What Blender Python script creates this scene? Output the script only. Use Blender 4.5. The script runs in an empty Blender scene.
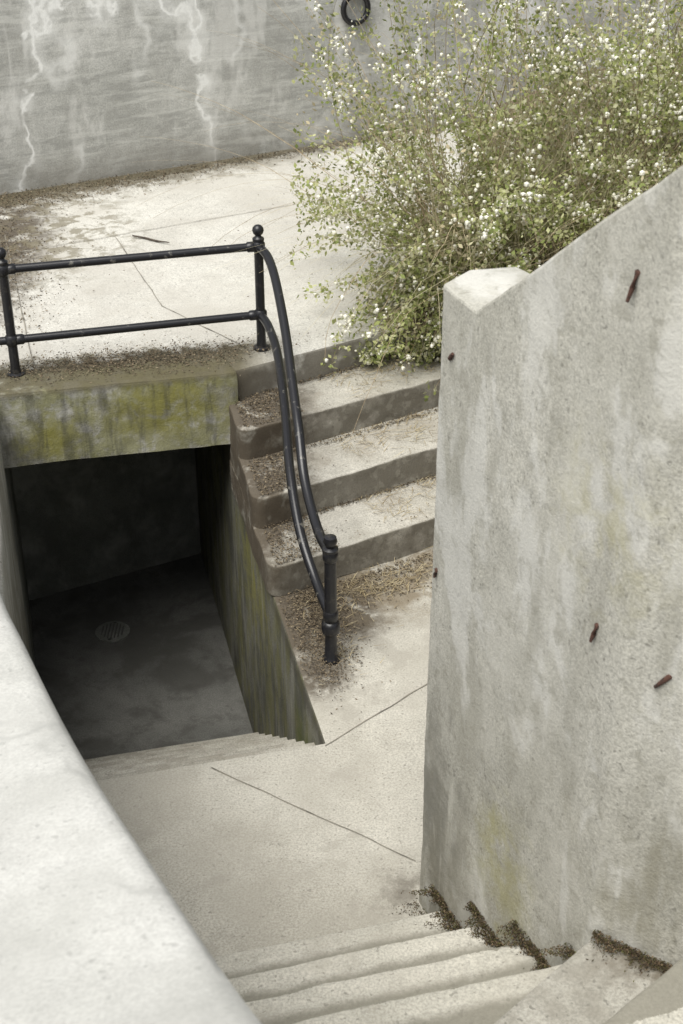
import bpy, bmesh, math, random
import numpy as np
from mathutils import Vector, noise as mnoise
random.seed(7); rng=np.random.default_rng(7)
scene=bpy.context.scene
COL=scene.collection

# ------------------------------------------------------------------ materials
def new_mat(name):
    m=bpy.data.materials.new(name); m.use_nodes=True
    nt=m.node_tree; nt.nodes.clear()
    out=nt.nodes.new('ShaderNodeOutputMaterial'); b=nt.nodes.new('ShaderNodeBsdfPrincipled')
    nt.links.new(b.outputs[0],out.inputs[0])
    return m,nt,b
class G:
    def __init__(s,nt):
        s.nt=nt; s.pos=nt.nodes.new('ShaderNodeNewGeometry').outputs['Position']
    def lk(s,a,b): s.nt.links.new(a,b)
    def scaled(s,sc,loc=(0,0,0),rot=0):
        if tuple(sc)==(1,1,1) and tuple(loc)==(0,0,0): return s.pos
        m=s.nt.nodes.new('ShaderNodeMapping'); m.inputs['Scale'].default_value=sc
        m.inputs['Location'].default_value=loc; m.inputs['Rotation'].default_value=(0,0,rot)
        s.lk(s.pos,m.inputs[0]); return m.outputs[0]
    def noise(s,vec,scale,detail=3,rough=.6,dist=0):
        n=s.nt.nodes.new('ShaderNodeTexNoise'); n.inputs['Scale'].default_value=scale
        n.inputs['Detail'].default_value=detail; n.inputs['Roughness'].default_value=rough
        n.inputs['Distortion'].default_value=dist
        s.lk(vec,n.inputs['Vector']); return n.outputs['Fac']
    def rng(s,v,a,b,c=0,d=1):
        n=s.nt.nodes.new('ShaderNodeMapRange'); n.interpolation_type='SMOOTHSTEP' if a<b else 'LINEAR'
        n.inputs['From Min'].default_value=a; n.inputs['From Max'].default_value=b
        n.inputs['To Min'].default_value=c; n.inputs['To Max'].default_value=d
        s.lk(v,n.inputs['Value']); return n.outputs[0]
    def math(s,op,a,b=None):
        n=s.nt.nodes.new('ShaderNodeMath'); n.operation=op
        for i,x in enumerate((a,b)):
            if x is None: continue
            if isinstance(x,(int,float)): n.inputs[i].default_value=x
            else: s.lk(x,n.inputs[i])
        return n.outputs[0]
    def mix(s,f,a,b,mode='MIX'):
        n=s.nt.nodes.new('ShaderNodeMix'); n.data_type='RGBA'; n.blend_type=mode
        for i,x in ((0,f),(6,a),(7,b)):
            if isinstance(x,(int,float)): n.inputs[i].default_value=x
            elif isinstance(x,tuple): n.inputs[i].default_value=(*x,1)
            else: s.lk(x,n.inputs[i])
        return n.outputs[2]
    def axis(s,i):
        n=s.nt.nodes.new('ShaderNodeSeparateXYZ'); s.lk(s.pos,n.inputs[0]); return n.outputs[i]
    def dist(s,p,sc=(1,1,1)):
        n=s.nt.nodes.new('ShaderNodeVectorMath'); n.operation='DISTANCE'
        s.lk(s.scaled(sc),n.inputs[0]); n.inputs[1].default_value=tuple(a*b for a,b in zip(p,sc)); return n.outputs['Value']

def concrete(name,c1,c2,layers=(),bump=.35,boards=0,speck=.5,rough=.92,mott=.3,grain=.16):
    m,nt,b=new_mat(name); g=G(nt)
    v=g.pos
    big=g.rng(g.noise(v,1.3,3,.62),.32,.66)
    col=g.mix(big,c1,c2)
    midn=g.noise(v,8,5,.72,.2)
    mid=g.rng(midn,.40,.72)
    col=g.mix(g.math('MULTIPLY',mid,mott),col,tuple(x*.6 for x in c1))
    fine=g.noise(v,95,2,.75)
    col=g.mix(1,col,g.mix(g.rng(fine,.32,.68),(1-grain*1.3,)*3,(1+grain,)*3),'MULTIPLY')
    if speck:
        sp=g.rng(g.noise(g.scaled((1,1,1),(9,1,3)),46,1,.5),.66,.72)
        col=g.mix(g.math('MULTIPLY',sp,speck),col,tuple(x*.35 for x in c1))
    h=g.math('ADD',g.math('MULTIPLY',fine,.35),midn)
    edge_n=None
    for L in layers:
        if L.get('t')=='crack':
            wv=nt.nodes.new('ShaderNodeVectorMath'); wv.operation='ADD'
            nn=nt.nodes.new('ShaderNodeTexNoise'); nn.inputs['Scale'].default_value=L.get('ws',3); nn.inputs['Detail'].default_value=4
            g.lk(g.pos,nn.inputs['Vector'])
            sc=nt.nodes.new('ShaderNodeVectorMath'); sc.operation='SCALE'; sc.inputs['Scale'].default_value=L.get('warp',.4)
            g.lk(nn.outputs['Color'],sc.inputs[0]); g.lk(g.scaled(L.get('s',(1,1,1)),L.get('loc',(0,0,0))),wv.inputs[0]); g.lk(sc.outputs[0],wv.inputs[1])
            vo=nt.nodes.new('ShaderNodeTexVoronoi'); vo.feature='DISTANCE_TO_EDGE'; vo.inputs['Scale'].default_value=L['sc']
            g.lk(wv.outputs[0],vo.inputs['Vector'])
            mk=g.rng(vo.outputs['Distance'],0,L['w'],1,0)
            mk=g.math('MULTIPLY',mk,g.rng(g.noise(g.scaled((1,1,1),(2,7,4)),L.get('ms',2.0),2),L.get('lo',.45),L.get('hi',.6)))
        elif L.get('t')=='treadgrad':  # tread colour darkens from each nosing back towards the next riser
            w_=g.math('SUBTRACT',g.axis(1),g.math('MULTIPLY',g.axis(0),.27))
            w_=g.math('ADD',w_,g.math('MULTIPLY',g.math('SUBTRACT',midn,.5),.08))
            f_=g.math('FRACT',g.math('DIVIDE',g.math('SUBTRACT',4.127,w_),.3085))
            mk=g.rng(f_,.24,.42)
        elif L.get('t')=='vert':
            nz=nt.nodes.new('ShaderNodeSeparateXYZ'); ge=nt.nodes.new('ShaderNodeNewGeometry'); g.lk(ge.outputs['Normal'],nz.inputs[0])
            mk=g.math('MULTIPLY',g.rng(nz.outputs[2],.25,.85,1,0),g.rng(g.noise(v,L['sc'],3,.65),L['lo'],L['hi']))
        elif L.get('t')=='lin':
            a_,b_,c_,lo_,hi_=L['lin']
            vv=g.math('ADD',g.math('ADD',g.math('MULTIPLY',g.axis(0),a_),g.math('MULTIPLY',g.axis(1),b_)),c_)
            vv=g.math('ADD',vv,g.math('MULTIPLY',g.math('SUBTRACT',g.noise(v,L['sc'],5,.7),.5),L['amp']))
            mk=g.rng(vv,lo_,hi_,1,0)
        else:
            mk=g.rng(g.noise(g.scaled(L.get('s',(1,1,1)),L.get('loc',(0,0,0)),L.get('rot',0)),L['sc'],L.get('d',4),.65,L.get('dist',.3)),L['lo'],L['hi'])
        if 'z' in L:
            mk=g.math('MULTIPLY',mk,g.rng(g.axis(2),*L['z']))
        if 'x' in L:
            mk=g.math('MULTIPLY',mk,g.rng(g.axis(0),*L['x']))
        if 'pt' in L:
            p,r0,r1=L['pt'][:3]
            if edge_n is None: edge_n=g.noise(v,6,5,.7)
            dd=g.dist(p,L['pt'][3] if len(L['pt'])>3 else (1,1,1))
            dd=g.math('ADD',dd,g.math('MULTIPLY',g.math('SUBTRACT',edge_n,.5),(r1-r0)*L.get('en',1.8)))
            mk=g.math('MULTIPLY',mk,g.rng(dd,r0,r1,1,0))
        col=g.mix(g.math('MULTIPLY',mk,L.get('f',1)),col,L['c'])
    if boards:
        w=nt.nodes.new('ShaderNodeTexWave'); w.bands_direction='Z'; w.inputs['Scale'].default_value=boards
        w.inputs['Distortion'].default_value=1.5; w.inputs['Detail'].default_value=2; w.inputs['Detail Scale'].default_value=.6
        g.lk(v,w.inputs['Vector'])
        ln=g.math('MULTIPLY',g.rng(w.outputs['Fac'],.0,.10,1,0),g.rng(g.noise(v,1.7,2),.42,.6))
        col=g.mix(g.math('MULTIPLY',ln,.13),col,tuple(x*.5 for x in c1))
    g.lk(col,b.inputs['Base Color'])
    b.inputs['Roughness'].default_value=rough; b.inputs['Specular IOR Level'].default_value=.2
    bp=nt.nodes.new('ShaderNodeBump'); bp.inputs['Strength'].default_value=bump; bp.inputs['Distance'].default_value=.012
    g.lk(h,bp.inputs['Height']); g.lk(bp.outputs[0],b.inputs['Normal'])
    return m

WHITE=(.64,.635,.60); DIRT=(.080,.064,.045); YM=(.24,.225,.055); DARK=(.06,.06,.052)
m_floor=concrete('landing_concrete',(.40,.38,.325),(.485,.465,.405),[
    dict(sc=1.6,lo=.40,hi=.65,c=(.35,.33,.28),f=.5,loc=(4,4,0)),
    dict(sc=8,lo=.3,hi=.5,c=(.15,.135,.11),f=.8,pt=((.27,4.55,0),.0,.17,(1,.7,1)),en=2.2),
    dict(sc=4,lo=.28,hi=.42,c=DIRT,f=.93,pt=((-.20,6.75,0),.34,.56)),
    dict(sc=4,lo=.35,hi=.55,c=(.19,.155,.105),f=.85,pt=((.25,7.15,0),.3,.65)),
    dict(sc=6,lo=.30,hi=.48,c=DIRT,f=.88,pt=((-.16,6.12,0),.10,.30)),
    dict(sc=2.2,lo=.56,hi=.62,c=(.33,.31,.265),f=.5,loc=(1,3,0)),
    ],speck=.5,mott=.22)
m_plat=concrete('platform_concrete',(.49,.475,.43),(.565,.553,.505),[
    dict(sc=1.8,lo=.40,hi=.66,c=(.43,.41,.365),f=.6),
    dict(sc=5.0,lo=.30,hi=.50,c=DIRT,f=.92,pt=((-3.05,10.0,.84),.62,.98,(1,.42,1))),
    dict(t='lin',lin=(-.229,1,-(8.14+.64*.229),.36,.52),sc=7,amp=.7,c=(.095,.082,.047),f=.92,x=(-.35,-.65)),
    dict(t='lin',lin=(.477,-.88,.88*(13.0+.24*.542),.25,.50),sc=7,amp=1.3,c=(.15,.13,.085),f=.8,x=(.6,-1.8)),
    dict(t='lin',lin=(.477,-.88,.88*(13.0+.24*.542),.10,.24),sc=6,amp=.7,c=(.11,.095,.06),f=.85),
    dict(sc=8,lo=.48,hi=.56,c=(.17,.15,.10),f=.7,pt=((-2.2,10.6,.84),.25,.8,(1,.6,1))),
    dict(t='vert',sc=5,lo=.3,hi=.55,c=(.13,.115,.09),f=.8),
    ],speck=.5,mott=.22)
m_back=concrete('retaining_wall_concrete',(.38,.38,.35),(.48,.478,.445),[
    dict(s=(1,1,.25),sc=3,lo=.45,hi=.65,c=(.28,.275,.25),f=.45),
    dict(s=(.5,.5,5),sc=3,lo=.50,hi=.65,c=(.56,.56,.52),f=.5),
    dict(s=(.6,.6,3),sc=6,lo=.50,hi=.60,c=(.26,.26,.24),f=.45,loc=(1,1,4)),
    dict(s=(1.2,1.2,.4),sc=2.0,lo=.52,hi=.62,c=WHITE,f=.5,loc=(1,2,0)),
    dict(t='crack',s=(1,1,.16),sc=.62,w=.014,c=(.78,.78,.75),f=.9,warp=.32,ws=4,lo=.40,hi=.48,loc=(.35,0,0)),
    dict(t='crack',s=(1,1,.16),sc=.62,w=.06,c=(.70,.70,.67),f=.5,warp=.32,ws=4,lo=.44,hi=.56,loc=(.35,0,0)),
    dict(t='crack',s=(1,1,.45),sc=1.5,w=.07,c=(.70,.70,.67),f=.55,warp=.4,ws=3,lo=.50,hi=.60,ms=1.2,loc=(3.2,0,2)),
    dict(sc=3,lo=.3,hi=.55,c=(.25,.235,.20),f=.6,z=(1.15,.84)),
    ],boards=1.3,bump=.5,speck=0)
m_right=concrete('parapet_concrete',(.395,.385,.335),(.475,.463,.41),[
    dict(s=(1,1,.55),sc=1.7,lo=.42,hi=.62,c=(.52,.508,.455),f=.6),
    dict(s=(2,2,.5),sc=2.0,lo=.46,hi=.64,c=(.30,.29,.245),f=.5,loc=(3,1,2)),
    dict(s=(1.3,1.3,.6),sc=3,lo=.51,hi=.60,c=WHITE,f=.45,loc=(2,2,6)),
    dict(sc=14,lo=.54,hi=.68,c=(.27,.26,.215),f=.5,loc=(5,2,6)),
    dict(sc=7,lo=.34,hi=.56,c=(.33,.31,.13),f=.6,pt=((.60,3.85,.78),.0,.27,(1,1,.6))),
    dict(sc=6,lo=.42,hi=.60,c=(.40,.375,.22),f=.5,pt=((.77,3.5,2.55),.05,.42)),
    dict(s=(3,3,.5),sc=2.5,lo=.32,hi=.50,c=(.17,.165,.14),f=.8,pt=((.38,4.4,.62),.05,.38,(1,1,.45))),
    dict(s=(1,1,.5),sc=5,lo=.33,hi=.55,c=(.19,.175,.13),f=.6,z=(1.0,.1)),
    dict(s=(1.5,1.5,.4),sc=4,lo=.42,hi=.60,c=(.24,.225,.17),f=.6,pt=((.98,3.25,1.35),.1,.5)),
    ],bump=.5,speck=.55,mott=.24)
m_left=concrete('weathered_coping_concrete',(.50,.498,.468),(.60,.597,.567),[
    dict(sc=2.2,lo=.42,hi=.66,c=(.43,.428,.40),f=.55),
    dict(t='crack',sc=1.3,w=.04,c=(.35,.35,.33),f=.45,warp=.5,lo=.45,hi=.6),
    ],speck=.3,bump=.25,mott=.24,grain=.08)
m_step=concrete('stair_concrete',(.385,.368,.315),(.48,.46,.405),[
    dict(sc=3,lo=.45,hi=.65,c=(.30,.27,.22),f=.5),
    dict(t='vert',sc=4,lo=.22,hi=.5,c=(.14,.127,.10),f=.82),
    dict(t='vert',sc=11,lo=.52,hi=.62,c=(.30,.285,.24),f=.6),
    dict(sc=5,lo=.30,hi=.48,c=DIRT,f=.92,pt=((-.58,7.7,.45),.24,.52,(1,.35,.3))),
    ],speck=.5,bump=.5)
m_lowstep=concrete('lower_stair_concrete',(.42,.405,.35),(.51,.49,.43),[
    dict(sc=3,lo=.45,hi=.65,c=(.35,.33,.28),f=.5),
    dict(t='treadgrad',c=(.19,.18,.145),f=.8)],speck=.5,mott=.26)
m_turnstep=concrete('winder_stair_concrete',(.31,.30,.26),(.40,.385,.34),[
    dict(sc=4,lo=.42,hi=.62,c=(.23,.215,.18),f=.6),
    dict(sc=5,lo=.3,hi=.5,c=(.12,.10,.07),f=.8,pt=((1.0,3.24,1.05),.06,.22)),
    ],speck=.6,mott=.3)
m_lintel=concrete('lintel_concrete',(.30,.295,.255),(.42,.41,.365),[
    dict(s=(1,1,.5),sc=4,lo=.42,hi=.6,c=(.19,.18,.145),f=.65),
    dict(sc=3,lo=.48,hi=.58,c=(.54,.53,.48),f=.55,loc=(1,5,1)),
    dict(sc=9,lo=.34,hi=.58,c=(.24,.235,.09),f=.7,pt=((-1.3,7.99,.62),.4,.9,(.8,1,1))),
    dict(sc=6,lo=.32,hi=.50,c=YM,f=.8,pt=((-1.12,8.0,.66),.10,.44,(.7,1,1.4))),
    dict(sc=7,lo=.30,hi=.46,c=YM,f=.8,pt=((-1.82,7.85,.52),.03,.22)),
    dict(s=(2,2,.3),sc=5,lo=.48,hi=.65,c=DARK,f=.5),
    dict(sc=4,lo=.2,hi=.40,c=(.095,.083,.05),f=.9,z=(.79,.85)),
    ],bump=.6,speck=.6)
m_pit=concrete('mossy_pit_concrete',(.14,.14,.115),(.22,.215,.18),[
    dict(s=(1.3,1.3,.7),sc=2.6,lo=.38,hi=.60,c=(.06,.06,.046),f=.7),
    dict(s=(1.5,1.5,.7),sc=4,lo=.42,hi=.62,c=(.16,.155,.06),f=.55,loc=(2,0,0)),
    dict(s=(1.5,1.5,1),sc=6,lo=.34,hi=.54,c=(.23,.215,.055),f=.7,pt=((-.52,7.5,-.35),.0,.55)),
    dict(s=(2,2,1),sc=6,lo=.36,hi=.54,c=(.09,.105,.035),f=.8,pt=((-.20,6.0,-.5),.05,.45)),
    dict(s=(3,3,.35),sc=2,lo=.52,hi=.64,c=(.29,.285,.25),f=.35,loc=(0,4,0)),
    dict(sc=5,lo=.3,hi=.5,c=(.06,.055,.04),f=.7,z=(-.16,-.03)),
    ],bump=.8,speck=.5)
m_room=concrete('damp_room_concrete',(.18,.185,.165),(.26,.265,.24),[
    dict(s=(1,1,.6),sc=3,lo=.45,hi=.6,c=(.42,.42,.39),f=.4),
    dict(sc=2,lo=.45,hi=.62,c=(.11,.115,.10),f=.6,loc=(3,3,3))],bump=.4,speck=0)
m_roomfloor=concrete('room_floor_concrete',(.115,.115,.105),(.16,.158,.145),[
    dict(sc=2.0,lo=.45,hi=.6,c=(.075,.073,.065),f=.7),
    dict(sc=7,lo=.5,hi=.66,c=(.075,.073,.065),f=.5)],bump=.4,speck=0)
m_pitstep=concrete('descending_stair_concrete',(.35,.335,.285),(.43,.41,.355),[
    dict(sc=5,lo=.45,hi=.62,c=(.22,.20,.16),f=.5)])
m_soil=concrete('soil',(.10,.08,.055),(.16,.13,.09),bump=1)
m_ground=concrete('field_ground',(.10,.095,.05),(.14,.13,.07),bump=.5)

def simple(name,c,rough=.6,metal=0,c2=None,sc=20,lo=.5,hi=.6,bump=.2):
    m,nt,b=new_mat(name); g=G(nt)
    n=g.noise(g.pos,sc,4,.65)
    col=g.mix(g.rng(n,lo,hi),c,c2 or tuple(x*.6 for x in c))
    g.lk(col,b.inputs['Base Color']); b.inputs['Roughness'].default_value=rough; b.inputs['Metallic'].default_value=metal
    bp=nt.nodes.new('ShaderNodeBump'); bp.inputs['Strength'].default_value=bump; bp.inputs['Distance'].default_value=.004
    g.lk(n,bp.inputs['Height']); g.lk(bp.outputs[0],b.inputs['Normal'])
    return m
m_iron=simple('black_painted_iron',(.012,.012,.014),.34,0,(.035,.032,.028),26,.55,.64)
m_worn=simple('worn_rail_paint',(.013,.013,.015),.30,0,(.12,.115,.10),14,.60,.68)
m_rust=simple('rusty_iron',(.075,.035,.024),.9,0,(.03,.018,.014),60)
m_joint=simple('joint_filler',(.24,.22,.18),.95,0,(.13,.12,.10),9,.45,.6)
m_wood=simple('dead_wood',(.07,.055,.04),.9)
def attr_mat(name,transl=.0,rough=.7):
    m,nt,b=new_mat(name)
    a=nt.nodes.new('ShaderNodeAttribute'); a.attribute_name='Col'
    nt.links.new(a.outputs['Color'],b.inputs['Base Color']); b.inputs['Roughness'].default_value=rough
    b.inputs['Specular IOR Level'].default_value=.3
    if transl:
        t=nt.nodes.new('ShaderNodeBsdfTranslucent'); nt.links.new(a.outputs['Color'],t.inputs[0])
        mx=nt.nodes.new('ShaderNodeMixShader'); mx.inputs[0].default_value=transl
        out=[n for n in nt.nodes if n.type=='OUTPUT_MATERIAL'][0]
        nt.links.new(b.outputs[0],mx.inputs[1]); nt.links.new(t.outputs[0],mx.inputs[2]); nt.links.new(mx.outputs[0],out.inputs[0])
    return m
m_leaf=attr_mat('leaves',.4); m_deb=attr_mat('litter',.0,.9); m_berry=attr_mat('berries',.0,.5)

# ------------------------------------------------------------------ mesh helpers
def link(name,me,mat=None,parent=None):
    o=bpy.data.objects.new(name,me); COL.objects.link(o)
    if mat: me.materials.append(mat)
    if parent: o.parent=parent
    return o
def empty(name):
    o=bpy.data.objects.new(name,None); COL.objects.link(o); o.empty_display_size=.2; return o
def prism(name,poly,z0,z1,mat,parent=None,bev=.012,jit=.004,seg=2,maxlen=.16,sharp=38):
    n=len(poly)
    zt=z1 if isinstance(z1,(list,tuple)) else [z1]*n
    area=sum(poly[i][0]*poly[(i+1)%n][1]-poly[(i+1)%n][0]*poly[i][1] for i in range(n))
    if area<0: poly=poly[::-1]; zt=list(zt)[::-1]
    bm=bmesh.new()
    bo=[bm.verts.new((x,y,z0)) for x,y in poly]; to=[bm.verts.new((p[0],p[1],z)) for p,z in zip(poly,zt)]
    bm.faces.new(bo[::-1]); top=bm.faces.new(to)
    for i in range(n):
        j=(i+1)%n; bm.faces.new((bo[i],bo[j],to[j],to[i]))
    if len(set(zt))>1: bmesh.ops.triangulate(bm,faces=[top])
    if bev>0:
        bm.normal_update()
        ed=[e for e in bm.edges if len(e.link_faces)==2 and e.calc_face_angle(0)>.42 and max(v.co.z for v in e.verts)>z0+1e-4]
        bmesh.ops.bevel(bm,geom=ed,offset=bev,segments=seg,profile=.5,affect='EDGES',clamp_overlap=True)
    if jit>0:
        bmesh.ops.triangulate(bm,faces=bm.faces[:])
        for _ in range(7):
            le=[e for e in bm.edges if e.calc_length()>maxlen and abs(e.verts[0].co.x)<4 and -1<e.verts[0].co.y<14]
            if not le or len(bm.faces)>60000: break
            bmesh.ops.subdivide_edges(bm,edges=le,cuts=1)
            bmesh.ops.triangulate(bm,faces=[f for f in bm.faces if len(f.verts)>3])
        for v in bm.verts:
            d=mnoise.noise_vector(v.co*2.3)*jit+mnoise.noise_vector(v.co*11)*jit*.6
            v.co+=d
    me=bpy.data.meshes.new(name); bm.to_mesh(me); bm.free()
    me.polygons.foreach_set('use_smooth',[True]*len(me.polygons))
    me.set_sharp_from_angle(angle=math.radians(sharp))
    return link(name,me,mat,parent)
def catmull(pts,n=8):
    P=[Vector(p) for p in pts]; P=[P[0]*2-P[1]]+P+[P[-1]*2-P[-2]]; out=[]
    for i in range(1,len(P)-2):
        for k in range(n):
            t=k/n
            out.append(.5*((2*P[i])+(-P[i-1]+P[i+1])*t+(2*P[i-1]-5*P[i]+4*P[i+1]-P[i+2])*t*t+(-P[i-1]+3*P[i]-3*P[i+1]+P[i+2])*t**3))
    out.append(P[-2]); return out
def tube(name,pts,r,mat,parent=None,seg=14,closed=False):
    pts=[Vector(p) for p in pts]; n=len(pts); vs=[];fs=[]
    for i,p in enumerate(pts):
        if closed: t=(pts[(i+1)%n]-pts[i-1]).normalized()
        else: t=(pts[min(i+1,n-1)]-pts[max(i-1,0)]).normalized()
        up=Vector((0,0,1)) if abs(t.z)<.9 else Vector((0,1,0))
        if closed: up=Vector((.48,-.88,0))
        a=t.cross(up).normalized(); b=a.cross(t)
        rr=r[i] if isinstance(r,(list,tuple)) else r
        for k in range(seg):
            th=2*math.pi*k/seg; vs.append(p+a*math.cos(th)*rr+b*math.sin(th)*rr)
    for i in range(n if closed else n-1):
        j=(i+1)%n
        for k in range(seg):
            k2=(k+1)%seg; fs.append((i*seg+k,i*seg+k2,j*seg+k2,j*seg+k))
    if not closed:
        fs.append(tuple(range(seg))[::-1]); fs.append(tuple((n-1)*seg+k for k in range(seg)))
    me=bpy.data.meshes.new(name); me.from_pydata(vs,[],fs); 
    bm=bmesh.new(); bm.from_mesh(me); bmesh.ops.recalc_face_normals(bm,faces=bm.faces[:]); bm.to_mesh(me); bm.free()
    me.polygons.foreach_set('use_smooth',[True]*len(me.polygons)); me.set_sharp_from_angle(angle=math.radians(50))
    return link(name,me,mat,parent)
def lathe(name,c,prof,mat,parent=None,seg=20):
    return tube(name,[(c[0],c[1],c[2]+z) for r,z in prof],[max(r,.001) for r,z in prof],mat,parent,seg)

# ------------------------------------------------------------------ key plan lines
def pitR(y,o=0): return (-.083-.24*(y-5.56)+o, y)
def pitL(y,o=0): return (-2.12-.24*(y-7.81)+o, y)
PH=.84
prism('ground',[(-300,-300),(300,-300),(300,300),(-300,300)],-2.6,-2.3,m_ground,bev=0,jit=0)

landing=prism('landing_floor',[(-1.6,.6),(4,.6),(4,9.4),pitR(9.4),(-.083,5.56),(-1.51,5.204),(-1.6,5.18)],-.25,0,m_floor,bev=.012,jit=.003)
def strip(name,pts,w,z,mat,parent):
    vs=[];fs=[]
    P=[]
    for a,b in zip(pts[:-1],pts[1:]):
        for k in range(14):
            t=k/14; P.append(Vector((a[0]+(b[0]-a[0])*t,a[1]+(b[1]-a[1])*t,0)))
    P.append(Vector((*pts[-1],0)))
    for i,p in enumerate(P):
        t=(P[min(i+1,len(P)-1)]-P[max(i-1,0)]).normalized(); n=Vector((-t.y,t.x,0))
        p=p+n*mnoise.noise(p*5)*.012; ww=w*(.5+1.0*abs(mnoise.noise(p*13)))
        vs+=[(p+n*ww)+Vector((0,0,z)),(p-n*ww)+Vector((0,0,z))]
        if i: fs.append((2*i-2,2*i-1,2*i+1,2*i))
    me=bpy.data.meshes.new(name); me.from_pydata(vs,[],fs); return link(name,me,mat,parent)
strip('joint_1',[(-.64,5.37),(.335,4.73)],.0042,.005,m_joint,landing)
strip('joint_2',[(-.083,5.53),(.60,6.17)],.0042,.005,m_joint,landing)

st=empty('descending_stairs')
for j in range(1,9):
    z=-.2*j
    y0=5.56+.252*(j-1)-.05
    a=pitR(y0,.02); b=pitL(y0-.36,-.02)
    y1=5.56+.252*j
    c=pitR(y1,.02); e=pitL(y1-.36,-.02)
    prism('step_%d'%j,[a,c,e,b],-2.0,z,m_pitstep,st,bev=.012,jit=.003)

bk=empty('bunker_room')
prism('pit_wall_right',[pitR(5.54,-.004),pitR(8.12,-.004),pitR(8.12,.3),pitR(5.54,.3)],-2.0,-.004,m_pit,bk,bev=.01)
prism('room_wall_right',[pitR(8.125,-.006),pitR(11.5,-.006),pitR(11.5,.3),pitR(8.125,.3)],-2.0,.35,m_pit,bk,bev=0,jit=0)
prism('pit_wall_left',[(-1.51,5.15),pitL(7.80),(-8,6.42),(-8,2.6),(-1.51,2.6)],-2.0,.80,m_right,bk,bev=.02)
prism('room_wall_left',[pitL(7.81),pitL(11.5),(-4,11.5),(-4,7.4)],-2.0,.35,m_room,bk,bev=0,jit=0)
def rb(x): return 10.16+(x+1.16)*.535
prism('room_back_wall',[(-4,rb(-4)),(.5,rb(.5)),(.5,rb(.5)+.4),(-4,rb(-4)+.4)],-2.0,.35,m_room,bk,bev=0,jit=.004)
prism('room_floor',[(-5,5),(1,5),(1,13),(-5,13)],-2.05,-1.8,m_roomfloor,bk,bev=0,jit=.003)
def lint(x,o=0): return (x-o*.22, 8.14+(x+.64)*.229+o*.975)
prism('lintel_beam',[lint(-2.16,-.02),lint(-.655,-.02),lint(-.70,.26),lint(-2.2,.26)],.345,.852,m_lintel,bk,bev=.02,jit=.008,maxlen=.07)
prism('inner_beam',[lint(-2.2,.265),lint(-.60,.265),lint(-.62,.45),lint(-2.25,.45)],.20,.5,m_room,bk,bev=.01)
dr=empty('floor_drain')
def disc(name,c,r,z,mat,parent):
    me=bpy.data.meshes.new(name); vs=[(c[0]+r*math.cos(t),c[1]+r*math.sin(t),z) for t in np.linspace(0,2*math.pi,28,endpoint=False)]
    me.from_pydata(vs,[],[tuple(range(28))]); return link(name,me,mat,parent)
lathe('rim',(-1.78,9.0,-1.8),[(.135,0),(.135,.012),(.105,.016),(.10,.004)],m_room,dr,28)
disc('grate_plate',(-1.78,9.0),.098,-1.79,m_iron,dr)
for k in range(-3,4):
    x=-1.78+k*.026; L=math.sqrt(.095**2-(k*.026)**2)
    tube('grate_bar_%d'%(k+4),[(x,9-L,-1.782),(x,9+L,-1.782)],.006,m_roomfloor,dr,6)

def T4(x): return 8.34+(x+.49)*.60
plat=prism('upper_platform',[(-8,6.46),(-.69,8.15),(1.4,T4(1.4)),(7,T4(1.4)),(7,17.2),(-8,9.1)],.36,PH,m_plat,bev=.022,jit=.005)
def sj(pts,n): strip(n,pts,.004,PH+.006,m_joint,plat)
sj([(-1.95,8.2),(-2.62,10.6)],'joint_1'); sj([(-2.5,10.2),(.4,11.75)],'joint_2'); sj([(-1.25,9.2),(-.62,8.5)],'joint_3'); sj([(-1.25,9.2),(-1.75,10.55)],'joint_4')

up=empty('concrete_stairs')
T=[None,(-.01,7.06),(-.16,7.46),(-.229,7.95)]
for k in (1,2,3):
    px,py=T[k]; sl=.60
    x=px
    for _ in range(20):
        y=py+(x-px)*sl; x=pitR(y,-.030)[0]
    y=py+(x-px)*sl
    cn=Vector((x,y)); a=cn+Vector((.857,.515))*.11; b=cn+Vector((-.233,.972))*.11
    arc=[]
    for t in np.linspace(0,1,6):
        q=b*(1-t)**2+cn*2*t*(1-t)+a*t*t; arc.append((q.x,q.y))
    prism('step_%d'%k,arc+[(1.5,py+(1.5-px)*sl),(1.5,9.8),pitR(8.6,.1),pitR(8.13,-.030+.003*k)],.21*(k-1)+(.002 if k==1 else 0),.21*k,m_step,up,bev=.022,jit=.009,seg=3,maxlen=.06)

lo=empty('concrete_stairs.001')
def WX(y): return .43+.449*(4.25-y)
for k in range(1,5):
    px,py=-.47+.05*(k-1),4.0-.295*(k-1); sl=.27
    xr=.5
    for _ in range(20): yr=py+(xr-px)*sl; xr=WX(yr)+.12
    yr=py+(xr-px)*sl
    xl=-1.3; yl=py+(xl-px)*sl
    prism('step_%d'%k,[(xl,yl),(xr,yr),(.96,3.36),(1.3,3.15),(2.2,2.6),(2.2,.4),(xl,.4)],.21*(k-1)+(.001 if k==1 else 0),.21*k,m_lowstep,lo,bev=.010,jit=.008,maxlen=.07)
prism('step_5',[(-.6,1.96),(.86,3.357),(.95,3.36),(2.2,2.6),(2.2,.4),(-.6,.4)],.84,1.05,m_turnstep,lo,bev=.012,jit=.007,maxlen=.09)
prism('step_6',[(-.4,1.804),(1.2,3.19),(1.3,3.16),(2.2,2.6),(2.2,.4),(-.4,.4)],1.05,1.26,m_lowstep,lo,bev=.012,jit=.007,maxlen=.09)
prism('step_7',[(-.2,1.56),(1.55,2.95),(2.2,2.6),(2.2,.4),(-.2,.4)],1.26,1.47,m_turnstep,lo,bev=.012,jit=.005,maxlen=.12)
prism('step_8',[(0,1.3),(1.95,2.7),(2.2,2.6),(2.2,.4),(0,.4)],1.47,1.68,m_turnstep,lo,bev=.012,jit=.005,maxlen=.12)

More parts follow.
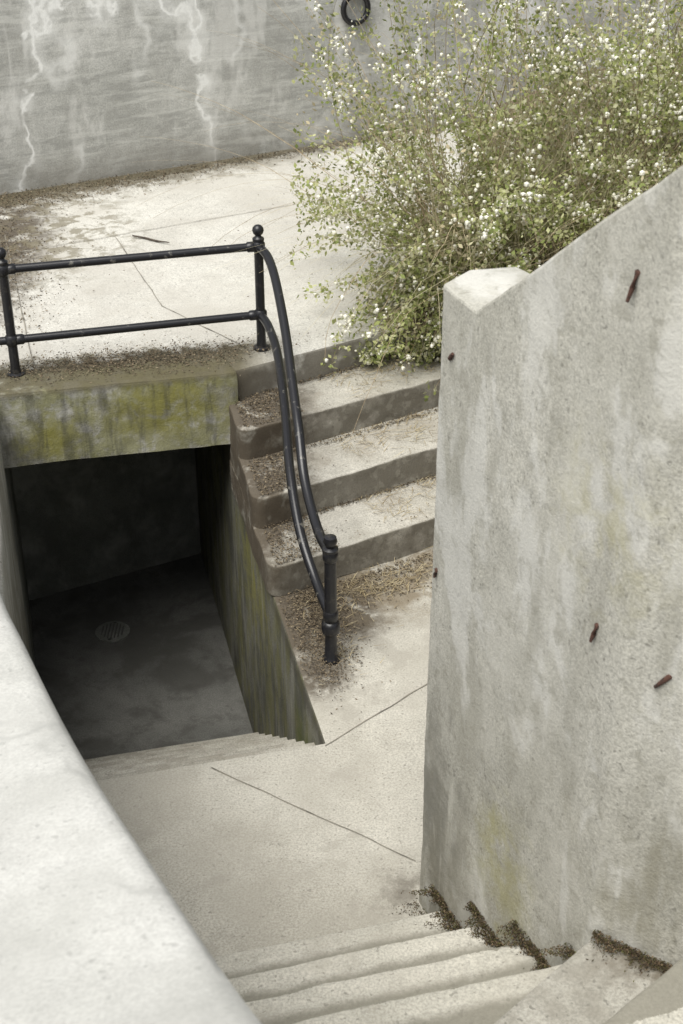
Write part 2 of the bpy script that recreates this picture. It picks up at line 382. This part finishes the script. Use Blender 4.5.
rw=prism('stair_parapet_wall',[(.34,4.49),(.43,4.25),(.83,3.36),(2.2,2.47),(2.4,2.78),(1.07,3.6),(.72,4.4),(.60,4.64),(.44,4.62)],
      -.2,[2.9,2.9,3.66,4.6,4.6,3.66,2.92,2.9,2.9],m_right,bev=.010,jit=.006,maxlen=.08,sharp=17)
def rebar(i,x,y,z,dx,dz,L,n=(-.91,-.41),t=(.41,-.91)):
    n=Vector((n[0],n[1],0)); dd=(Vector((t[0],t[1],0))*dx+Vector((0,0,1))*dz+n*.22).normalized()
    p=Vector((x,y,z)); 
    tube('rebar_%d'%i,[p-n*.03-dd*.01,p+n*.002,p+dd*L*.5,p+dd*L],[.009,.009,.008,.005],m_rust,rw,8)
rebar(1,.771,3.49,3.33,-.1,-1,.085)
rebar(2,.37,4.41,2.66,.7,.7,.045)
rebar(3,.354,4.452,1.77,0,-1,.03)
rebar(4,.769,3.495,2.20,-.1,-1,.06)
rebar(5,.95,3.285,2.17,-.7,-.9,.06,(-.54,-.84),(.84,-.54))

edge=[(-2.1,6.6,1.5),(-1.62,5.35,1.70),(-1.42,4.75,1.80),(-1.195,4.13,1.90),(-1.045,3.78,1.96),(-.828,3.28,2.05),(-.628,2.81,2.2),(-.44,2.39,2.35),(-.251,1.97,2.5),(-.122,1.67,2.65),(.05,1.36,2.78),(.32,1.0,2.95),(.8,.6,3.1)]
ed=catmull(edge,4)
bm=bmesh.new(); rows=[]
for p in ed:
    o=Vector((p.x-1.7,p.y-.95,p.z)); row=[]
    row.append(bm.verts.new((p.x,p.y,-.2)))
    row.append(bm.verts.new((p.x,p.y,p.z-.03)))
    row.append(bm.verts.new((p.x-.02,p.y-.012,p.z-.008)))
    for k in range(0,25):
        t=.03+.97*k/24; q=Vector((p.x,p.y,p.z)).lerp(o,t); q+=Vector((0,0,mnoise.noise(q*2.5)*.012+mnoise.noise(q*8)*.003)); row.append(bm.verts.new(q))
    row.append(bm.verts.new((o.x,o.y,-.2))); rows.append(row)
for r0,r1 in zip(rows[:-1],rows[1:]):
    for k in range(len(r0)-1): bm.faces.new((r0[k],r0[k+1],r1[k+1],r1[k]))
bm.faces.new(rows[0]); bm.faces.new(rows[-1][::-1])
bmesh.ops.recalc_face_normals(bm,faces=bm.faces[:])
me=bpy.data.meshes.new('curved_parapet_wall'); bm.to_mesh(me); bm.free()
me.polygons.foreach_set('use_smooth',[True]*len(me.polygons)); me.set_sharp_from_angle(angle=math.radians(50))
link('curved_parapet_wall',me,m_left)

def bw(x): return 13.0+(x+.24)*.542
prism('retaining_wall',[(-8,bw(-8)),(7,bw(7)),(7,bw(7)+.6),(-8,bw(-8)+.6)],.4,3.5,m_back,bev=.03,jit=.012,maxlen=.25)
rg=empty('iron_ring')
c=Vector((.11,bw(.11),2.02)); n=Vector((.476,-.879,0)); tdir=Vector((.879,.476,0))
c2=c+n*.035
tube('ring',[c2+tdir*.125*math.cos(t)+Vector((0,0,.125*math.sin(t))) for t in np.linspace(0,2*math.pi,36,endpoint=False)],.026,m_iron,rg,12,closed=True)
tube('eye_bolt',[c+Vector((0,0,.125))-n*.05,c+Vector((0,0,.15))+n*.03,c+Vector((0,0,.13))+n*.075,c+Vector((0,0,.10))+n*.06,c+Vector((0,0,.10))],.016,m_rust,rg,10)

# ------------------------------------------------------------------ railing
rl=empty('metal_railing')
A=(-2.04,8.09,PH+.004); B=(-.52,8.49,PH+.004); C=(-.058,6.25,.003)
def post(nm,c,H):
    lathe(nm,c,[(.055,0),(.055,.012),(.036,.02),(.030,.05),(.029,H-.07),(.037,H-.065),(.037,H-.05),(.021,H-.04),(.019,H-.03),(.031,H-.02),(.037,H),(.033,H+.018),(.020,H+.032),(.003,H+.038)],m_iron,rl)
post('post_1',A,.80); post('post_2',B,.80)
lathe('post_3',C,[(.050,0),(.045,.02),(.034,.03),(.032,.18),(.048,.19),(.052,.22),(.048,.25),(.034,.26),(.032,.70),(.042,.705),(.042,.72),(.024,.73),(.03,.745),(.038,.765),(.032,.79),(.003,.80)],m_iron,rl)
def collar(nm,p,dv,r=.042,L=.035):
    p=Vector(p); dv=Vector(dv).normalized(); tube(nm,[p-dv*L,p-dv*L*.6,p+dv*L*.6,p+dv*L],[r*.75,r,r,r*.75],m_iron,rl,16)
for nm,z in (('top',1.54),('low',1.08)):
    a=Vector((A[0],A[1],z)); b=Vector((B[0],B[1],z)); dv=(b-a).normalized()
    tube('%s_rail_level'%nm,[a+(b-a)*t for t in np.linspace(0,1,8)],.026,m_worn,rl)
    tube('%s_rail_left'%nm,[a+dv*-2.5,a],.026,m_iron,rl)
    for q,s in ((a,'a'),(b,'b')):
        collar('%s_collar_%s'%(nm,s),(q.x,q.y,z),(0,0,1))
        collar('%s_sleeve_%s'%(nm,s),q+dv*(.05 if s=='a' else -.05),dv,.033,.03)
post('post_4',(A[0]-1.9,A[1]-.5,PH+.004),.80)
top=[(-.52,8.49,1.54),(-.455,8.34,1.525),(-.40,8.12,1.46),(-.333,7.75,1.30),(-.285,7.4,1.139),(-.24,7.08,.984),(-.203,6.83,.80),(-.13,6.52,.68),(-.06,6.26,.68)]
low=[(-.52,8.49,1.08),(-.46,8.33,1.06),(-.394,8.05,.994),(-.335,7.55,.869),(-.295,7.1,.713),(-.232,6.75,.525),(-.145,6.5,.37),(-.065,6.26,.30)]
tube('top_rail_sloped',catmull(top,8),.028,m_worn,rl); tube('low_rail_sloped',catmull(low,8),.028,m_worn,rl)
collar('collar_c_top',(C[0],C[1],.68),(0,0,1)); collar('collar_c_low',(C[0],C[1],.30),(0,0,1))

# ------------------------------------------------------------------ litter
def mesh_quads(name,V,nper,cols,mat,parent=None):
    N=len(V)//nper
    me=bpy.data.meshes.new(name)
    me.vertices.add(len(V)); me.vertices.foreach_set('co',V.astype(np.float32).ravel())
    me.loops.add(len(V)); me.loops.foreach_set('vertex_index',np.arange(len(V),dtype=np.int32))
    me.polygons.add(N); me.polygons.foreach_set('loop_start',np.arange(0,len(V),nper,dtype=np.int32))
    me.update(calc_edges=True); me.validate()
    at=me.color_attributes.new('Col','FLOAT_COLOR','POINT')
    c=np.repeat(cols,nper,axis=0); at.data.foreach_set('color',np.c_[c,np.ones(len(c))].astype(np.float32).ravel())
    return link(name,me,mat,parent)
def leaves(P,size,asp=.55,flat=0.):
    N=len(P); a=rng.normal(size=(N,3)); 
    if flat: a[:,2]*=(1-flat)
    a/=np.linalg.norm(a,axis=1)[:,None]
    b=rng.normal(size=(N,3)); 
    if flat: b[:,2]*=(1-flat)
    b-=a*(a*b).sum(1)[:,None]; b/=np.linalg.norm(b,axis=1)[:,None]
    s=(size*rng.uniform(.5,1.3,N))[:,None]
    return np.stack([P-a*s*.5,P+b*s*asp*.5,P+a*s*.5,P-b*s*asp*.5],1).reshape(-1,3)
BR=np.array([[.13,.10,.062],[.09,.068,.043],[.18,.14,.09],[.065,.052,.037],[.22,.18,.12]])
litter=[];lcol=[]
def litter_at(P,size,pal=BR,asp=.5,flat=.75):
    P=np.array(P); litter.append(leaves(P,size,asp,flat)); lcol.append(pal[rng.integers(0,len(pal),len(P))]*rng.uniform(.6,1.2,(len(P),1)))
def gauss(cx,cy,sx,sy,z,n,rot=0,lift=.012):
    x=rng.normal(0,sx,n);y=rng.normal(0,sy,n);c,s=math.cos(rot),math.sin(rot)
    return np.c_[cx+x*c-y*s,cy+x*s+y*c,z+.004+rng.random(n)*lift]
litter_at(gauss(-2.6,10.0,.24,.8,PH,4200,.2),.018)
litter_at(gauss(-1.35,8.28,.50,.10,PH+.01,5200,.22,.02),.016)
for (x,s,w_,n_) in ((-2.6,.5,.16,2200),(-1.6,.5,.11,1500),(-.6,.5,.06,900),(.3,.5,.05,700)):
    litter_at(gauss(x,bw(x)-.10-w_,s,w_,PH,n_,.49,.02),.018)
litter_at(np.c_[rng.uniform(-2.4,.8,300),rng.uniform(8.5,12,300),np.full(300,PH+.010)],.013)
def tread_pts(k,u0,u1,n,lift=.02,back=.42,bias=1.0):
    px,py=T[k]; u=rng.uniform(u0,u1,n); w=(rng.random(n)**bias)*back
    x=px+u*.857-w*.515; y=py+u*.515+w*.857+.02
    z=np.full(n,.21*k)+.004+rng.random(n)*lift
    ok=(x>(-.083-.24*(y-5.56))+.0)
    return np.c_[x,y,z][ok]
litter_at(tread_pts(1,-.45,.0,1500),.016); litter_at(tread_pts(2,-.5,-.05,1700),.016); litter_at(tread_pts(3,-.5,.0,1700),.016)
for k in (1,2,3):
    P=tread_pts(k,.0,1.2,400,.015,.40); 
    litter_at(P[rng.random(len(P))<.3],.011)
    px,py=T[k]; u=rng.uniform(-.1,1.2,600); w=.41+rng.normal(0,.014,600)
    litter_at(np.c_[px+u*.857-w*.515,py+u*.515+w*.857,.21*k+.004+rng.random(600)*.02],.015)
u=rng.uniform(-.3,1.2,1200); w=-.05-abs(rng.normal(0,.08,1200))
litter_at(np.c_[T[1][0]+u*.857-w*.515,T[1][1]+u*.515+w*.857,.004+rng.random(1200)*.02],.016)
litter_at(gauss(-.16,6.7,.10,.28,0,4200,.23,.025),.014)
litter_at(gauss(-.1,6.25,.07,.13,0,1100,.2,.02),.012)
litter_at(gauss(.25,6.98,.25,.10,0,800,.5),.015)
litter_at(np.c_[rng.uniform(-.9,.7,120),rng.uniform(4.3,6.8,120),np.full(120,.006)],.007)
LP_=np.concatenate([l.reshape(-1,4,3) for l in litter]); LC_=np.concatenate(lcol)
cx=LP_[:,:,0].mean(1); cy=LP_[:,:,1].mean(1); cz=LP_[:,:,2].mean(1)
keep=~((cz>-.5)&(cz<.8)&(cx<(-.083-.24*(cy-5.56))+.015))&~((cz>.8)&(cx<(-.083-.24*(cy-5.56)))&(cy<8.12+(cx+.64)*.229))&~((cz>.8)&(cy<8.36+(cx+.49)*.6)&(cx>-.6))
mesh_quads('leaf_litter',LP_[keep].reshape(-1,3),4,LC_[keep],m_deb)

litter=[];lcol=[]
MS=np.array([[.06,.05,.022],[.09,.085,.03],[.10,.07,.042],[.17,.125,.075],[.05,.035,.022]])
for k in range(0,5):
    z=.21*k
    px,py=-.47+.05*(k-1),4.0-.295*(k-1)
    n=3200 if k else 500
    t=rng.random(n); y=(py+ (0.55)*.27+.22) - .30*t-.02 if k else 4.47-.22*t
    wd=.026+.024*np.sin(t*9+k*2)+.012*np.sin(t*31)
    x=WX(y)-abs(rng.normal(0,1,n))*np.maximum(wd,.008)
    h=.045*np.exp(-((WX(y)-x)/.04)**2)
    litter_at(np.c_[x,y,z+rng.random(n)*h+.003],.010,MS,.45,.2)
for (x0,y0,x1,y1,z,n) in ((.84,3.34,1.10,3.17,1.05,2200),(1.2,3.10,1.5,2.92,1.26,400)):
    t=rng.random(n); off=abs(rng.normal(0,.024,n))*(.5+abs(np.sin(t*8)))
    litter_at(np.c_[x0+(x1-x0)*t-off*.54,y0+(y1-y0)*t-off*.84,z+.003+rng.random(n)*.025],.010,MS,.45,.2)
mesh_quads('moss_clumps',np.concatenate(litter),4,np.concatenate(lcol),m_deb)

def blades(name,items,mat):
    V=[];C=[]
    for (p,dv,L,w,colr,droop) in items:
        p=np.array(p,float); dv=np.array(dv,float); dv/=np.linalg.norm(dv)
        s=np.cross(dv,[0.3,.2,1]); s/=np.linalg.norm(s)+1e-6
        prev=p; n=4
        for i in range(n):
            q=prev+dv*L/n; dv=dv+np.array([0,0,-droop/n]); dv/=np.linalg.norm(dv)
            w0=w*(1-i/n)+w*.15; w1=w*(1-(i+1)/n)+w*.15
            V+= [prev-s*w0,prev+s*w0,q+s*w1,q-s*w1]; C.append(colr); prev=q
    return mesh_quads(name,np.array(V),4,np.array(C),mat)
it=[]
def straw(P,L,flat=True,pal=((.38,.31,.18),(.48,.41,.26),(.27,.21,.12))):
    for p in P:
        a=rng.uniform(0,2*math.pi)
        if p[0]-L*.6<(-.083-.24*(p[1]-5.56)): continue
        it.append((p,(math.cos(a),math.sin(a),.03 if flat else rng.uniform(.3,1.2)),L*rng.uniform(.5,1.4),.0018,np.array(pal[rng.integers(0,len(pal))]),0 if flat else .8))
straw(gauss(.24,6.98,.28,.09,.006,340,.55),.09); straw(gauss(0,6.5,.10,.2,.006,90),.06)
straw(gauss(.02,6.28,.04,.05,.0,25),.07,False)
for k in (1,2,3): 
    straw(tread_pts(k,.35,1.1,200,.02,.42,.6),.10)
straw(gauss(.60,9.0,.25,.12,PH,260,.5),.12,False)
blades('dry_grass',it,m_deb)
tube('twig',[(-1.62,10.55,PH+.02),(-1.52,10.52,PH+.012),(-1.42,10.45,PH+.012),(-1.32,10.40,PH+.02)],[.006,.008,.008,.004],m_wood,None,7)

# ------------------------------------------------------------------ soil bank + bush
bm=bmesh.new(); nx,ny=30,30; gr=[]
for i in range(nx+1):
    r=[]
    for j in range(ny+1):
        x=.95+5*i/nx; y=5.0+9*j/ny
        z=-.1+1.2*min(1,max(0,(x-1.25)/.5)) if y<9 else PH-.05+.5*min(1,max(0,(x-1.2)/1.2))
        z+=mnoise.noise(Vector((x*2,y*2,0)))*.06
        r.append(bm.verts.new((x,y,z)))
    gr.append(r)
for i in range(nx):
    for j in range(ny): bm.faces.new((gr[i][j],gr[i+1][j],gr[i+1][j+1],gr[i][j+1]))
me=bpy.data.meshes.new('soil_bank'); bm.to_mesh(me); bm.free(); me.polygons.foreach_set('use_smooth',[True]*len(me.polygons))
link('soil_bank',me,m_soil)

bush=empty('snowberry_bush')
LP=[];LC=[];BP=[];stems=[]
GREEN=np.array([[.38,.42,.15],[.47,.49,.22],[.26,.31,.10],[.54,.55,.30],[.60,.59,.38]])
NB=960; NH=200
for i in range(NB+NH):
    hang=i>=NB
    if hang:
        bx=rng.uniform(.58,1.5); by=8.95+(bx-.5)*.5+rng.uniform(0,.25)
        p=np.array([bx,by,PH+.05]); dv=np.array([rng.uniform(-1.0,.1),rng.uniform(-1.0,-.1),rng.uniform(.5,1.5)]); L=rng.uniform(.5,1.2); dr_=rng.uniform(.10,.2)
    else:
        bx=rng.uniform(.62,3.4); by=rng.uniform(8.8,10.7)+ (bx-1.5)*.15
        if bx<1.3: by=max(by,9.05)
        p=np.array([bx,by,PH+.02+ .3*max(0,min(1,(bx-1.2)))])
        el=max(0,1.5-bx); a=rng.uniform(0,2*math.pi); out=rng.uniform(.1,.65)
        dv=np.array([math.cos(a)*out-.42*el*rng.uniform(.2,1.2),math.sin(a)*out-.14,rng.uniform(.8,1.4)]); L=rng.uniform(.7,2.7); dr_=rng.uniform(.04,.11)
    dv/=np.linalg.norm(dv)
    n=16; pts=[p.copy()]
    tone=rng.uniform(.6,1.12); dry=rng.random()<.16
    for s in range(n):
        dv=dv+np.array([rng.normal(0,.09),rng.normal(0,.09),-dr_]); dv/=np.linalg.norm(dv)
        p=p+dv*L/n; p[2]=max(p[2],PH-.12 if p[1]<9 else PH+.02); pts.append(p.copy())
        if s>=3 and mnoise.noise(Vector(p)*2.6)>-.24:
            m=int(rng.integers(8,16)*(0.4 if dry else 1))
            q=p+rng.normal(0,.038,(m,3)); LP.append(q)
            cc=GREEN[rng.integers(0,5,m)]*tone
            if dry: cc=np.array([[.58,.51,.33]])*rng.uniform(.6,1.2,(m,1))
            LC.append(cc)
            if rng.random()<.26*(1.8 if mnoise.noise(Vector(p)*1.9+Vector((5,5,5)))>.0 else .4) and s>6: 
                BP.append(p+rng.normal(0,.028,(rng.integers(1,8),3)))
    stems.append(pts)
LP=np.concatenate(LP);LC=np.concatenate(LC)
ok=(LP[:,0]>-.32)&~((LP[:,1]<8.3)&(LP[:,0]<.3)); LP=LP[ok];LC=LC[ok]
mesh_quads('leaves',leaves(LP,.036,.6),4,np.clip(LC,0,.62),m_leaf,bush)
V=[];F=[]
for pts in stems:
    b0=len(V); rad=rng.uniform(.003,.007)
    for k,p in enumerate(pts):
        r=rad*(1-k/len(pts)*.75)
        for t in (0,2.1,4.2): V.append((p[0]+r*math.cos(t),p[1]+r*math.sin(t),p[2]))
    for k in range(len(pts)-1):
        for t in range(3): 
            a=b0+k*3+t; b=b0+k*3+(t+1)%3; F.append((a,b,b+3,a+3))
me=bpy.data.meshes.new('stems'); me.from_pydata(V,[],F); link('stems',me,simple('stem_bark',(.26,.20,.12),.8,0,(.40,.34,.22)),bush)
BP=np.concatenate(BP); BP=BP[BP[:,0]>-.2]; ic=bmesh.new(); bmesh.ops.create_icosphere(ic,subdivisions=1,radius=1); iv=np.array([v.co[:] for v in ic.verts]); fi=np.array([[v.index for v in f.verts] for f in ic.faces]); ic.free()
tri=iv[fi].reshape(-1,3)
R=rng.uniform(.006,.018,len(BP))
BV=(BP[:,None,:]+tri[None]*R[:,None,None]*rng.uniform(.7,1.2,(len(BP),1,3))).reshape(-1,3)
mesh_quads('berries',BV,3,np.repeat(rng.uniform(.65,.85,(len(BP),1))*np.array([[1,.98,.84]]),20,axis=0),m_berry,bush)
it=[]
for i in range(2400):
    x=rng.uniform(.55,3);y=rng.uniform(8.75,10)+(x-1)*.1
    if x<1.2: y=max(y,9.0)
    it.append(((x,y,PH+.05+.3*max(0,min(1,x-1.2))),(rng.normal(0,.45)-.28*max(0,1.8-x),rng.normal(-.25,.4),1),rng.uniform(.5,2.0),.0034,np.array([.62,.56,.38])*rng.uniform(.6,1.15),rng.uniform(.4,1.8)))
for i in range(600):
    x=rng.uniform(.45,1.2); y=8.95+(x-.5)*.55+rng.uniform(-.12,.2)
    it.append(((x,y,PH+.03),(rng.uniform(-1,.3),rng.uniform(-1,.1),rng.uniform(.2,.9)),rng.uniform(.2,.5),.003,np.array([.52,.45,.29])*rng.uniform(.6,1.2),rng.uniform(1,2.4)))
o=blades('dry_stalks',it,m_leaf); o.parent=bush

# ------------------------------------------------------------------ camera, light
cam=bpy.data.cameras.new('camera'); co=bpy.data.objects.new('camera',cam); COL.objects.link(co)
co.location=(0,0,4.7); co.rotation_euler=(math.radians(90-31),0,0)
cam.sensor_fit='VERTICAL'; cam.sensor_height=36; cam.sensor_width=24; cam.lens=50; cam.clip_end=1000; cam.clip_start=.05
cam.dof.use_dof=True; cam.dof.focus_distance=7.6; cam.dof.aperture_fstop=5.0
scene.camera=co
EL=64; sd=Vector((-.62,-.78,0)).normalized()*math.cos(math.radians(EL))+Vector((0,0,math.sin(math.radians(EL))))
w=bpy.data.worlds.new('World'); scene.world=w; w.use_nodes=True; nt=w.node_tree
bg=nt.nodes['Background']; sk=nt.nodes.new('ShaderNodeTexSky'); sk.sky_type='NISHITA'; sk.sun_disc=False
sk.sun_elevation=math.radians(EL); sk.sun_rotation=math.atan2(sd.x,sd.y); sk.air_density=1; sk.dust_density=3
hs=nt.nodes.new('ShaderNodeHueSaturation'); hs.inputs['Saturation'].default_value=.25
nt.links.new(sk.outputs[0],hs.inputs['Color']); nt.links.new(hs.outputs[0],bg.inputs[0]); bg.inputs[1].default_value=.15
sl=bpy.data.lights.new('sun','SUN'); sl.energy=3.7; sl.angle=math.radians(45); sl.color=(1,.975,.915)
so=bpy.data.objects.new('sun',sl); COL.objects.link(so); so.rotation_euler=sd.to_track_quat('Z','Y').to_euler()
scene.view_settings.view_transform='Standard'; scene.view_settings.look='None'; scene.view_settings.exposure=0
